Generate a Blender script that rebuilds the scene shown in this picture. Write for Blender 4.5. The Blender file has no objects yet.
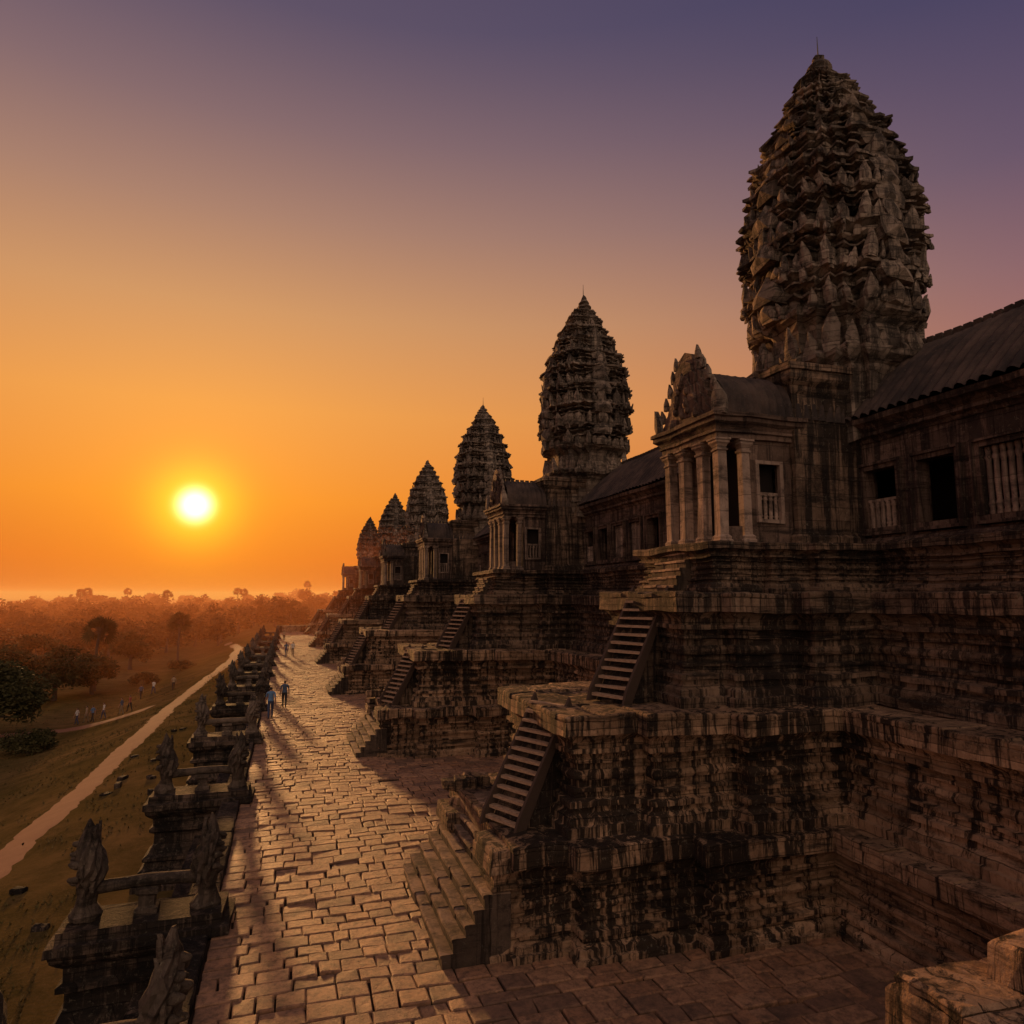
import bpy, bmesh, math, random
from mathutils import Vector, Matrix, noise
random.seed(7)
R = random.random
def U(a, b): return a + (b - a) * random.random()
scene = bpy.context.scene
scene.view_settings.view_transform = 'Standard'
scene.view_settings.look = 'None'
scene.view_settings.exposure = 0
scene.view_settings.gamma = 1
YC = [16.0, 34.2, 55.3, 79.8, 106.6, 141.0]
SUN_DIR = Vector((-92, 757, 91.2)).normalized()   # toward the sun

# ------------------------------------------------------------ materials
class NT:
    def __init__(s, name):
        s.m = bpy.data.materials.new(name); s.m.use_nodes = True
        s.t = s.m.node_tree; s.t.nodes.clear()
        s.out = s.n('ShaderNodeOutputMaterial')
        s.b = s.n('ShaderNodeBsdfPrincipled')
        s.l(s.b.outputs[0], s.out.inputs[0])
    def n(s, typ, **k):
        nd = s.t.nodes.new(typ)
        for a, v in k.items(): setattr(nd, a, v)
        return nd
    def l(s, a, b): s.t.links.new(a, b)
    def val(s, inp, v):
        if hasattr(v, 'is_linked') or hasattr(v, 'links'): s.l(v, inp)
        else: inp.default_value = v
    def math(s, op, a, b=0.0, c=None, clamp=False):
        nd = s.n('ShaderNodeMath', operation=op, use_clamp=clamp)
        s.val(nd.inputs[0], a); s.val(nd.inputs[1], b)
        if c is not None: s.val(nd.inputs[2], c)
        return nd.outputs[0]
    def pos(s): return s.n('ShaderNodeNewGeometry').outputs['Position']
    def vscale(s, vec, sc):
        nd = s.n('ShaderNodeVectorMath', operation='MULTIPLY')
        s.l(vec, nd.inputs[0]); nd.inputs[1].default_value = sc
        return nd.outputs[0]
    def noise(s, vec, scale, detail=4, rough=.6, dist=0):
        nd = s.n('ShaderNodeTexNoise')
        nd.inputs['Scale'].default_value = scale; nd.inputs['Detail'].default_value = detail
        nd.inputs['Roughness'].default_value = rough; nd.inputs['Distortion'].default_value = dist
        s.l(vec, nd.inputs['Vector']); return nd.outputs['Fac']
    def ramp(s, fac, stops):
        nd = s.n('ShaderNodeValToRGB'); s.l(fac, nd.inputs[0]); e = nd.color_ramp.elements
        while len(e) < len(stops): e.new(.5)
        for i, (p, c) in enumerate(stops):
            e[i].position = p
            e[i].color = (*c, 1) if len(c) == 3 else c
        return nd.outputs[0]
    def mix(s, fac, a, b, blend='MIX'):
        nd = s.n('ShaderNodeMix', data_type='RGBA', blend_type=blend)
        s.val(nd.inputs[0], fac)
        for i, v in ((6, a), (7, b)):
            if isinstance(v, tuple): nd.inputs[i].default_value = (*v, 1)
            else: s.l(v, nd.inputs[i])
        return nd.outputs[2]
    def bump(s, h, strength=.5, dist=.05):
        nd = s.n('ShaderNodeBump'); nd.inputs['Strength'].default_value = strength
        nd.inputs['Distance'].default_value = dist; s.l(h, nd.inputs['Height'])
        s.l(nd.outputs[0], s.b.inputs['Normal'])
    def col(s, c):
        if isinstance(c, tuple): s.b.inputs['Base Color'].default_value = (*c, 1)
        else: s.l(c, s.b.inputs['Base Color'])
    def rough(s, r, spec=.3):
        s.b.inputs['Roughness'].default_value = r
        s.b.inputs['Specular IOR Level'].default_value = spec

def G(v): return (v, v, v)

def stone_mat(name, dark, mid, pale, streak=.75, brick=(.75, .36), bstr=.9, lich=.5, lichc=(.34, .29, .21), cover=0.0, mortar=.45):
    """dark run-off streaks and black biofilm over sandstone blocks; cover shifts how much is blackened"""
    m = NT(name); p = m.pos()
    sep = m.n('ShaderNodeSeparateXYZ'); m.l(p, sep.inputs[0])
    xy = m.math('ADD', sep.outputs[0], sep.outputs[1])
    cmb = m.n('ShaderNodeCombineXYZ'); m.l(xy, cmb.inputs[0]); m.l(sep.outputs[2], cmb.inputs[1])
    wob = m.n('ShaderNodeTexNoise'); wob.inputs['Scale'].default_value = 1.1; m.l(p, wob.inputs['Vector'])
    wv = m.n('ShaderNodeVectorMath', operation='MULTIPLY_ADD'); m.l(wob.outputs['Color'], wv.inputs[0])
    wv.inputs[1].default_value = (.12, .12, 0); m.l(cmb.outputs[0], wv.inputs[2])
    bk = m.n('ShaderNodeTexBrick'); m.l(wv.outputs[0], bk.inputs['Vector'])
    bk.inputs['Scale'].default_value = 1; bk.inputs['Brick Width'].default_value = brick[0]
    bk.inputs['Row Height'].default_value = brick[1]; bk.inputs['Mortar Size'].default_value = .009
    bk.inputs['Mortar Smooth'].default_value = .5
    bk.inputs['Color1'].default_value = (*G(.66), 1); bk.inputs['Color2'].default_value = (*G(1.2), 1)
    bk.inputs['Mortar'].default_value = (*G(mortar), 1)
    n1 = m.noise(p, .33, 7, .68); n2 = m.noise(p, 4.5, 7, .72); n3 = m.noise(p, 26, 4, .7)
    base = m.mix(m.ramp(n1, [(.34, G(0)), (.58, G(1))]), mid, pale)
    base = m.mix(m.ramp(n2, [(.42, G(0)), (.70, G(.75))]), base, mid)
    reg = m.noise(p, .22, 3, .5)
    st = m.noise(m.vscale(p, (2.4, 2.4, .15)), 1.5, 8, .72, .8)
    st = m.math('ADD', st, m.math('MULTIPLY', m.math('SUBTRACT', reg, .5), .45))
    base = m.mix(m.math('MULTIPLY', m.ramp(st, [(.485-cover, G(0)), (.56-cover, G(1))]), streak), base, dark)
    st2 = m.noise(m.vscale(p, (.45, .45, 3.2)), 1.0, 8, .74, .3)
    base = m.mix(m.ramp(st2, [(.52-cover, G(0)), (.64-cover, G(.85))]), base, dark)
    n4 = m.noise(p, 1.6, 8, .8, .3)
    base = m.mix(m.ramp(n4, [(.52, G(0)), (.64, G(.75))]), base, dark)
    lc = m.noise(p, 9.5, 5, .75, .6)
    base = m.mix(m.math('MULTIPLY', m.ramp(lc, [(.58, G(0)), (.66, G(1))]), lich), base, lichc)
    base = m.mix(1.0, base, bk.outputs['Color'], 'MULTIPLY')
    m.col(base); m.rough(.92, .15)
    h = m.math('MULTIPLY', bk.outputs['Fac'], -.5)
    h = m.math('ADD', h, m.math('MULTIPLY', n2, .9))
    h = m.math('ADD', h, m.math('MULTIPLY', n3, .5))
    m.bump(h, bstr, .06)
    return m.m

M_stone = stone_mat('weathered_sandstone', (.017, .013, .011), (.21, .122, .072), (.48, .305, .185), streak=.94, lich=.3, bstr=1.0)
M_stoneD = stone_mat('blackened_sandstone', (.015, .012, .011), (.10, .064, .044), (.26, .172, .115), streak=.88, lich=.3, cover=.03)
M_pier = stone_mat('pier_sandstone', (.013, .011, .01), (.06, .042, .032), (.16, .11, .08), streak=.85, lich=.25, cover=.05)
M_tower = stone_mat('tower_sandstone', (.024, .02, .018), (.14, .103, .08), (.33, .255, .195), streak=.72, brick=(.5, .27), bstr=1.1, lich=.55)
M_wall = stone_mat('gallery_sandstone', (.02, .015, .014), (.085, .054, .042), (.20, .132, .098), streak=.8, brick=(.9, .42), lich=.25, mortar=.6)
M_col = stone_mat('column_sandstone', (.05, .038, .033), (.21, .143, .11), (.36, .26, .20), streak=.6, brick=(3, 1.2), lich=.2, bstr=.5)
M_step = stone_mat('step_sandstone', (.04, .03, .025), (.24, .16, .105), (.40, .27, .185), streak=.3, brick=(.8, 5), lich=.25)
M_riserShade = stone_mat('shaded_riser_sandstone', (.014, .011, .01), (.06, .042, .032), (.13, .09, .065), streak=.7, brick=(.8, 5), lich=.15)  # darker than the treads: riser shade put into the stone colour
M_statue = stone_mat('statue_sandstone', (.018, .015, .013), (.08, .06, .046), (.19, .14, .105), streak=.5, brick=(9, 9), lich=.4)

def paver_mat(name, a, b):
    m = NT(name); p = m.pos()
    n1 = m.noise(p, .35, 5, .7); n2 = m.noise(p, 6, 7, .75); n3 = m.noise(p, 40, 4, .7)
    c = m.mix(m.ramp(n1, [(.35, G(0)), (.65, G(1))]), a, b)
    c = m.mix(m.ramp(n2, [(.44, G(0)), (.64, G(.8))]), c, (.09, .054, .036))
    n4 = m.noise(p, .9, 7, .78)
    c = m.mix(m.ramp(n4, [(.50, G(0)), (.64, G(.7))]), c, (.105, .065, .045))
    m.col(c); m.rough(.68, .4)
    m.bump(m.math('ADD', n2, m.math('MULTIPLY', n3, .45)), 1.0, .055)
    return m.m
PV = [paver_mat('paving_stone_a', (.44, .225, .12), (.36, .18, .095)),
      paver_mat('paving_stone_b', (.52, .285, .16), (.42, .22, .12)),
      paver_mat('paving_stone_c', (.28, .155, .092), (.24, .13, .08)),
      paver_mat('paving_stone_d', (.38, .20, .11), (.48, .26, .145))]

m = NT('joint_dirt'); m.col((.04, .026, .018)); m.rough(.95, .1); M_dirtj = m.m
m = NT('shaded_interior'); m.col((.02, .016, .014)); m.rough(.95, .1); M_dark = m.m  # near-black colour paints the shade inside gallery and porch
m = NT('roof_stone_tile'); p = m.pos()
n1 = m.noise(p, .9, 6, .7); n2 = m.noise(p, 12, 5, .7)
c = m.mix(m.ramp(n1, [(.4, G(0)), (.62, G(1))]), (.035, .027, .025), (.09, .062, .05))
c = m.mix(m.ramp(n2, [(.6, G(0)), (.7, G(.6))]), c, (.16, .12, .09))
m.col(c); m.rough(.9, .2); m.bump(n2, .7, .04); M_roof = m.m
m = NT('dry_grass_ground'); p = m.pos()
n1 = m.noise(p, .06, 6, .65); n2 = m.noise(p, .5, 6, .7); n3 = m.noise(p, 9, 5, .7)
c = m.mix(m.ramp(n1, [(.4, G(0)), (.6, G(1))]), (.115, .080, .026), (.18, .112, .045))
c = m.mix(m.ramp(n2, [(.42, G(0)), (.66, G(.85))]), c, (.06, .048, .016))
c = m.mix(m.ramp(n3, [(.45, G(0)), (.75, G(.45))]), c, (.20, .13, .06))
m.col(c); m.rough(1, .0); m.bump(m.math('ADD', n3, n2), .8, .12); M_grass = m.m
m = NT('dirt_path'); p = m.pos()
n2 = m.noise(p, 1.2, 6, .7); n3 = m.noise(p, 12, 5, .7)
c = m.mix(n2, (.22, .105, .062), (.33, .17, .105)); m.col(c); m.rough(.95, .05); m.bump(n3, .6, .04); M_path = m.m
m = NT('grass_blade'); p = m.pos(); n2 = m.noise(p, .6, 3)
m.col(m.mix(m.ramp(n2, [(.35, G(0)), (.65, G(1))]), (.08, .065, .02), (.17, .115, .045))); m.rough(.9, .1); M_blade = m.m
def leaf_mat(name, a, b):
    m = NT(name); p = m.pos(); n2 = m.noise(p, 1.3, 4)
    m.col(m.mix(m.ramp(n2, [(.35, G(0)), (.65, G(1))]), a, b)); m.rough(.8, .15)
    return m.m
M_leaf = leaf_mat('foliage', (.035, .034, .012), (.08, .065, .024))
M_leaf2 = leaf_mat('foliage_far', (.035, .029, .012), (.07, .05, .02))
m = NT('bark'); p = m.pos(); n2 = m.noise(m.vscale(p, (4, 4, 1)), 3, 5)
m.col(m.mix(n2, (.05, .035, .025), (.13, .1, .075))); m.rough(.9, .1); m.bump(n2, .8, .03); M_bark = m.m
def plain(name, c, r=.8):
    m = NT(name); p = m.pos(); n2 = m.noise(p, 9, 3)
    m.col(m.mix(n2, tuple(x * .8 for x in c), tuple(min(1, x * 1.15) for x in c))); m.rough(r, .25); return m.m
M_skin = plain('skin', (.36, .2, .13)); M_hair = plain('hair', (.02, .015, .012)); M_shoe = plain('shoe', (.04, .035, .03))
SH = [plain('shirt_blue', (.10, .20, .36)), plain('shirt_dark', (.07, .10, .16)), plain('shirt_white', (.6, .57, .52)),
      plain('shirt_red', (.35, .08, .06)), plain('shirt_tan', (.35, .26, .17))]
TR = [plain('trousers_navy', (.04, .055, .11)), plain('trousers_khaki', (.22, .17, .11)), plain('trousers_black', (.03, .03, .03))]
m = NT('worn_tread_wood'); p = m.pos(); n2 = m.noise(m.vscale(p, (3, 3, 14)), 3, 6, .7)
m.col(m.mix(m.ramp(n2, [(.35, G(0)), (.65, G(1))]), (.22, .135, .085), (.44, .30, .20))); m.rough(.8, .2); m.bump(n2, .5, .02); M_wood = m.m
M_wood2 = plain('dark_stringer_wood', (.06, .038, .028), .8)
m = NT('iron_rod'); m.col((.1, .09, .08)); m.b.inputs['Metallic'].default_value = .8; m.rough(.5); M_iron = m.m

# ------------------------------------------------------------ mesh builder
class MB:
    def __init__(s): s.v = []; s.f = []; s.mi = []; s.sm = []
    def add(s, vs, fs, mi=0, sm=False):
        o = len(s.v); s.v += [tuple(v) for v in vs]
        for f in fs: s.f.append([i + o for i in f]); s.mi.append(mi); s.sm.append(sm)
    def box(s, x0, x1, y0, y1, z0, z1, mi=0):
        vs = [(x0,y0,z0),(x1,y0,z0),(x1,y1,z0),(x0,y1,z0),(x0,y0,z1),(x1,y0,z1),(x1,y1,z1),(x0,y1,z1)]
        s.add(vs, [(0,3,2,1),(4,5,6,7),(0,1,5,4),(1,2,6,5),(2,3,7,6),(3,0,4,7)], mi)
    def tier(s, poly, prof, seg=.4, mi=0, top=True, bottom=False):
        A = sum(poly[i][0]*poly[(i+1)%len(poly)][1]-poly[(i+1)%len(poly)][0]*poly[i][1] for i in range(len(poly)))
        if A < 0: poly = poly[::-1]
        n = len(poly); nr = []
        for i in range(n):
            a, b = poly[i], poly[(i+1)%n]; dx, dy = b[0]-a[0], b[1]-a[1]; L = math.hypot(dx, dy) or 1
            nr.append((dy/L, -dx/L, L))
        mit = []
        for i in range(n):
            p, q = nr[i-1], nr[i]; d = max(.2, 1+p[0]*q[0]+p[1]*q[1])
            mit.append(((p[0]+q[0])/d, (p[1]+q[1])/d))
        cnt = [max(1, int(math.ceil(nr[i][2]/seg))) for i in range(n)]
        rings = []
        for off, z in prof:
            pts = []
            for i in range(n):
                a = (poly[i][0]+mit[i][0]*off, poly[i][1]+mit[i][1]*off); j = (i+1)%n
                b = (poly[j][0]+mit[j][0]*off, poly[j][1]+mit[j][1]*off)
                for k in range(cnt[i]):
                    t = k/cnt[i]; pts.append((a[0]+(b[0]-a[0])*t, a[1]+(b[1]-a[1])*t, z))
            rings.append(pts)
        N = len(rings[0]); vs = [p for r in rings for p in r]; fs = []
        for r in range(len(rings)-1):
            for i in range(N):
                j = (i+1)%N; fs.append((r*N+i, r*N+j, (r+1)*N+j, (r+1)*N+i))
        if top: fs.append([ (len(rings)-1)*N+i for i in range(N)])
        if bottom: fs.append([i for i in range(N)][::-1])
        s.add(vs, fs, mi)
    def extr_y(s, prof, y0, y1, seg=.5, mi=0, closed=True, caps=True, ems=None):
        n = len(prof); k = max(1, int(math.ceil((y1-y0)/seg)))
        vs = [(p[0], y0+(y1-y0)*i/k, p[1]) for i in range(k+1) for p in prof]
        groups = {}
        for i in range(k):
            for j in range(n if closed else n-1):
                jj = (j+1)%n; groups.setdefault(ems[j] if ems else mi, []).append((i*n+j, i*n+jj, (i+1)*n+jj, (i+1)*n+j))
        if caps and closed: groups.setdefault(mi, []).extend([list(range(n))[::-1], [k*n+j for j in range(n)]])
        o = len(s.v); s.v += vs
        for g_, fl in groups.items():
            for f in fl: s.f.append([q+o for q in f]); s.mi.append(g_); s.sm.append(False)
    def lathe(s, c, prof, n=10, mi=0, sm=True, axis='Z', rx=1, ry=1):
        vs = []; fs = []
        for r, z in prof:
            for i in range(n):
                a = 2*math.pi*i/n
                if axis == 'Z': vs.append((c[0]+r*rx*math.cos(a), c[1]+r*ry*math.sin(a), c[2]+z))
                else: vs.append((c[0]+z, c[1]+r*rx*math.cos(a), c[2]+r*ry*math.sin(a)))
        for k in range(len(prof)-1):
            for i in range(n):
                j = (i+1)%n; fs.append((k*n+i, k*n+j, (k+1)*n+j, (k+1)*n+i))
        fs.append([(len(prof)-1)*n+i for i in range(n)]); fs.append(list(range(n))[::-1])
        s.add(vs, fs, mi, sm)
    def tube(s, pts, rad, n=7, mi=0):
        vs = []; fs = []
        for k, p in enumerate(pts):
            p = Vector(p); a = Vector(pts[max(0, k-1)]); b = Vector(pts[min(len(pts)-1, k+1)])
            d = (b-a).normalized(); ref = Vector((1,0,0)) if abs(d.z) > .7 else Vector((0,0,1))
            u = ref.cross(d).normalized(); w = d.cross(u)
            for i in range(n):
                t = 2*math.pi*i/n; vs.append(p+u*math.cos(t)*rad[k]+w*math.sin(t)*rad[k])
        for k in range(len(pts)-1):
            for i in range(n):
                j = (i+1)%n; fs.append((k*n+i, k*n+j, (k+1)*n+j, (k+1)*n+i))
        fs.append([(len(pts)-1)*n+i for i in range(n)])
        s.add(vs, fs, mi, True)
    def build(s, name, mats, jit=0, fr=1.3, jit2=0, fr2=6, loc=(0,0,0), parent=None):
        if jit or jit2:
            out = []
            for v in s.v:
                v = Vector(v)
                out.append(v + noise.noise_vector(v*fr)*jit + noise.noise_vector(v*fr2)*jit2)
            s.v = out
        me = bpy.data.meshes.new(name); me.from_pydata([tuple(v) for v in s.v], [], s.f)
        for mm in mats: me.materials.append(mm)
        me.polygons.foreach_set('material_index', s.mi); me.polygons.foreach_set('use_smooth', s.sm)
        me.update()
        ob = bpy.data.objects.new(name, me); scene.collection.objects.link(ob); ob.location = loc
        if parent: ob.parent = parent
        return ob
def empty(name, loc=(0,0,0)):
    e = bpy.data.objects.new(name, None); scene.collection.objects.link(e); e.location = loc; return e

MOLD = [(0,.34),(.09,.35),(.10,.27),(.15,.26),(.19,.14),(.235,.13),(.24,.22),(.285,.22),(.295,.08),(.35,.06),(.355,.12),(.385,.12),(.39,0),(.455,0),
        (.46,.08),(.50,.11),(.54,.07),(.545,0),(.60,0),(.605,.08),(.635,.08),(.64,.04),(.69,.08),(.695,.2),(.735,.2),(.74,.13),(.79,.15),(.85,.27),(.86,.37),(.985,.37),(1.0,.33)]
def mold(z0, z1, d): return [(o*d, z0+(z1-z0)*t) for t, o in MOLD]

def boundary(xm, reds, dy=0, y0=-8, y1=152, xr=24):
    pts = [(xm, y0)]
    for yc in YC:
        yc += dy; ri = reds[::-1]
        px = xm
        for x, hw in ri: pts += [(px, yc-hw), (x, yc-hw)]; px = x
        for k, (x, hw) in enumerate(reds):
            nx = reds[k+1][0] if k+1 < len(reds) else xm
            pts += [(x, yc+hw), (nx, yc+hw)]
    pts += [(xm, y1), (xr, y1), (xr, y0)]
    return pts
def loose(mb, x, y, z, sx, sy, sz, rot=0, mi=0):
    i0 = len(mb.v); mb.tier([(-sx/2,-sy/2),(sx/2,-sy/2),(sx/2,sy/2),(-sx/2,sy/2)], [(-.03,0),(0,.03),(0,sz-.03),(-.03,sz)], .22, mi, bottom=True)
    c, s_ = math.cos(rot), math.sin(rot)
    for i in range(i0, len(mb.v)):
        vx, vy, vz = mb.v[i]; mb.v[i] = (x+vx*c-vy*s_, y+vx*s_+vy*c, z+vz)

# ------------------------------------------------------------ temple terrace
tb = MB()
PA = boundary(11.5, [(4.75,2.35),(5.9,2.8),(8.5,3.3)], .4)
PB = boundary(12.1, [(5.95,2.1),(7.6,2.5),(9.6,3.0)], .3)
PC = boundary(13.3, [(8.75,1.65),(9.9,2.05),(11.6,2.6)], .1)
tb.tier(PA, mold(-.1, 2.0, 1.1), .28)
tb.tier(PB, mold(2.1, 4.44, 1.15), .28)
tb.tier(PC, mold(4.55, 7.0, 1.1), .28, 1)
tb.tier(boundary(13.85, [(9.55,1.6),(11.0,1.85),(12.1,2.2)], 0), mold(7.1, 8.3, .75), .28, 1)
def coping(mb, poly, z, th, off, depth, mi, ymax=70):
    """separate coping slabs along a ledge, slightly uneven, with open joints"""
    A = sum(poly[i][0]*poly[(i+1)%len(poly)][1]-poly[(i+1)%len(poly)][0]*poly[i][1] for i in range(len(poly)))
    if A < 0: poly = poly[::-1]
    n = len(poly)
    for i in range(n):
        a, b = poly[i], poly[(i+1)%n]; dx, dy = b[0]-a[0], b[1]-a[1]; L = math.hypot(dx, dy)
        if a[0] > 23 or b[0] > 23: continue
        ux, uy = dx/L, dy/L; nx, ny = uy, -ux
        t = -off
        while t < L+off-.05:
            w = U(.55, 1.15) if min(a[1], b[1])+t*abs(uy) < ymax else U(1.5, 2.5)
            w = min(w, L+off-t)
            if L+off-t-w < .3: w = L+off-t
            if R() > .05:
                q0, q1 = t+.008, t+w-.008; o1 = off+U(-.035, .02); hz_ = th+U(-.03, .025)
                P4 = [(a[0]+ux*q+nx*o, a[1]+uy*q+ny*o) for q, o in ((q0, o1), (q1, o1), (q1, -depth), (q0, -depth))]
                mb.tier(P4, [(-.015, z), (0, z+.02), (0, z+hz_-.03), (-.03, z+hz_)], .5, mi)
            t += w
coping(tb, PA, 1.985, .125, .42, .75, 0); coping(tb, PB, 4.425, .135, .44, .75, 0); coping(tb, PC, 6.985, .13, .42, .7, 1)
tb.tier(PA, [(-.02,1.9),(-.02,2.07)], .6); tb.tier(PB, [(-.02,4.3),(-.02,4.52)], .6); tb.tier(PC, [(-.02,6.9),(-.02,7.09)], .6, 1)
for yc in YC:
    for sg in (-1, 1):
        a = yc+.4+sg*1.45; b = yc+.4+sg*2.3
        P_ = [(4.15, min(a,b)), (5.2, min(a,b)), (5.2, max(a,b)), (4.15, max(a,b))]
        h_ = 1.88 if sg < 0 else 1.55
        tb.tier(P_, mold(-.1, h_, .6), .25)
        loose(tb, 4.7, (a+b)/2, h_-.01, 1.5, 1.28, .15)
tb.build('temple_terrace', [M_stone, M_stoneD], .05, .9, .024, 5)

fg = MB()
fg.tier([(5.75,5.3),(5.75,2.4),(12.2,2.4),(12.2,5.3)], mold(-.1, 3.42, .9), .25)
for iy in range(4):
    x_ = 5.45
    while x_ < 12.2:
        w_ = U(.7,1.2); loose(fg, x_+w_/2, 5.2-.72*iy, 3.41, w_-.02, .70, .14+U(-.015,.015), U(-.01,.01)); x_ += w_
fg.build('stone_ledge', [M_stone], .05, 1.2, .03, 6)
fb = MB()
for (x, y, sx, sy, sz, r) in [(6.75,4.9,1.0,.75,.36,.03),(7.95,4.95,1.15,.7,.33,-.04),(9.25,4.9,1.2,.75,.4,.02)]:
    loose(fb, x, y, 3.53, sx, sy, sz, r)
fb.build('fallen_stone_blocks', [M_stone], .05, 2.5, .03, 8)
rb = MB()
for yc in YC[:4]:
    for k in range(7):
        loose(rb, U(4.1,5.2), yc+U(2.1,2.6), 1.68 if k < 4 else 2.05, U(.4,.9), U(.3,.5), U(.18,.34), U(-.5,.5))
rb.build('rubble_stones', [M_stone], .06, 2.5, .02, 8)

# ------------------------------------------------------------ staircases
def flight(mb, x0, x1, z0, z1, ya, yb, n, back=.5):
    """each step is laid from separate blocks; treads worn pale, risers in darker stone with their shade painted in"""
    dx = (x1-x0)/n; dz = (z1-z0)/n
    for i in range(n):
        y = ya
        while y < yb-.02:
            w = min(U(.5,1.1), yb-y)
            if yb-y-w < .25: w = yb-y
            x = x0+dx*i+U(-.02,.02); zt = z0+dz*(i+1)+U(-.015,.015)
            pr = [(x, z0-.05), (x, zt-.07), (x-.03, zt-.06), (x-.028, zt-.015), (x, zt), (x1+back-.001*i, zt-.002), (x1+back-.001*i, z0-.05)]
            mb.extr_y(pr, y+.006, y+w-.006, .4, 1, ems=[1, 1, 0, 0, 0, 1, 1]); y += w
def ladder(mb, bx, by, z0, z1, run, ang, w, n):
    """steep timber stair: treads let into two stringers; stringers reach from foot to head"""
    c, s_ = math.cos(ang), math.sin(ang)
    def P(a, b, z): return (bx+a*c-b*s_, by+a*s_+b*c, z)
    dz = (z1-z0)
    for sg in (-1, 1):
        b0, b1 = sg*w/2, sg*(w/2+.07)
        if sg < 0: b0, b1 = b1, b0
        q = []
        for b in (b0, b1):
            q += [P(-.16, b, z0-.02), P(.12, b, z0-.02), P(run+.16, b, z1-.06), P(run+.10, b, z1+.12), P(-.05, b, z0+.28)]
        mb.add(q, [(0,1,2,3,4),(9,8,7,6,5)]+[(i,(i+1)%5,(i+1)%5+5,i+5) for i in range(5)], 1)
    q = []
    for b in (-w/2+.01, w/2-.01): q += [P(.12, b, z0-.03), P(run+.5, b, z0-.03), P(run+.5, b, z1-.03), P(run+.1, b, z1-.12)]
    mb.add(q, [(0,1,2,3),(7,6,5,4)]+[(i,(i+1)%4,(i+1)%4+4,i+4) for i in range(4)], 2)
    for i in range(n):
        t = (i+.75)/n; z = z0+dz*t; a = run*t; tw_ = .06; dd = run/n*1.35
        aa, ab = a-dd*.75, a+dd*.35; dzj = U(-.012,.012)
        q = [P(aa,-w/2,z-tw_), P(ab,-w/2,z-tw_), P(ab,w/2,z-tw_), P(aa,w/2,z-tw_),
             P(aa,-w/2,z+dzj), P(ab,-w/2,z+dzj), P(ab,w/2,z-dzj), P(aa,w/2,z-dzj)]
        mb.add(q, [(0,3,2,1),(4,5,6,7),(0,1,5,4),(1,2,6,5),(2,3,7,6),(3,0,4,7)], 0)
for i, yc in enumerate(YC):
    e = MB()
    flight(e, 3.05, 4.1, 0, 1.2, yc-2.05, yc+2.75, 5, .3)
    flight(e, 4.1, 4.75, 1.2, 2.12, yc-1.0, yc+1.8, 4, .4)
    e.build('stone_staircase', [M_step, M_riserShade], .02, 1.8, .012, 7)
    e = MB()
    ladder(e, 4.55, yc-.95, 2.1, 4.62, 1.42, math.radians(24), 1.05, 13)
    e.build('wooden_staircase', [M_wood, M_wood2, M_stoneD], .01, 2)
    e = MB()
    ladder(e, 7.3, yc-.55, 4.55, 7.16, 1.5, math.radians(22), 1.05, 13)
    e.build('wooden_staircase', [M_wood, M_wood2, M_stoneD], .01, 2)
    e = MB()
    flight(e, 9.0, 9.65, 7.1, 8.32, yc-.75, yc+.75, 6)
    e.build('stone_staircase', [M_step, M_riserShade], .02, 1.8, .012, 7)

# ------------------------------------------------------------ gallery
gal = empty('temple_gallery')
gw = MB(); gf = MB(); gd = MB(); gr = MB()
BAL = [(.055,0),(.07,.03),(.05,.09),(.075,.16),(.05,.22),(.06,.5),(.05,.78),(.075,.84),(.05,.9),(.07,.97),(.055,1)]
def window(y0, y1, zb, zt, x, kind):
    for k, (w, px) in enumerate([(.12, .07), (.07, .13)]):
        o = 0 if k == 0 else .12
        gf.box(x-px, x+.3, y0-o-w, y0-o, zb-o-w, zt+o+w, 0); gf.box(x-px, x+.3, y1+o, y1+o+w, zb-o-w, zt+o+w, 0)
        gf.box(x-px-.004, x+.3, y0-o, y1+o, zt+o, zt+o+w-.003, 0); gf.box(x-px-.02, x+.3, y0-o, y1+o, zb-o-w, zb-o, 0)
    if kind:
        n = 6; hh = (zt-zb)*(1 if kind == 1 else .45)
        for i in range(n):
            yy = y0+(y1-y0)*(i+.5)/n
            gf.lathe((x+.1, yy, zb), [(r*1.1, t*hh) for r, t in BAL], 8, 1)
        if kind == 2: gf.box(x+.04, x+.2, y0, y1, zb+hh, zb+hh+.07, 1)
XW = 14.3
ends = [(-8, YC[0]-1.35)] + [(YC[i]+1.35, YC[i+1]-1.35) for i in range(5)]
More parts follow.
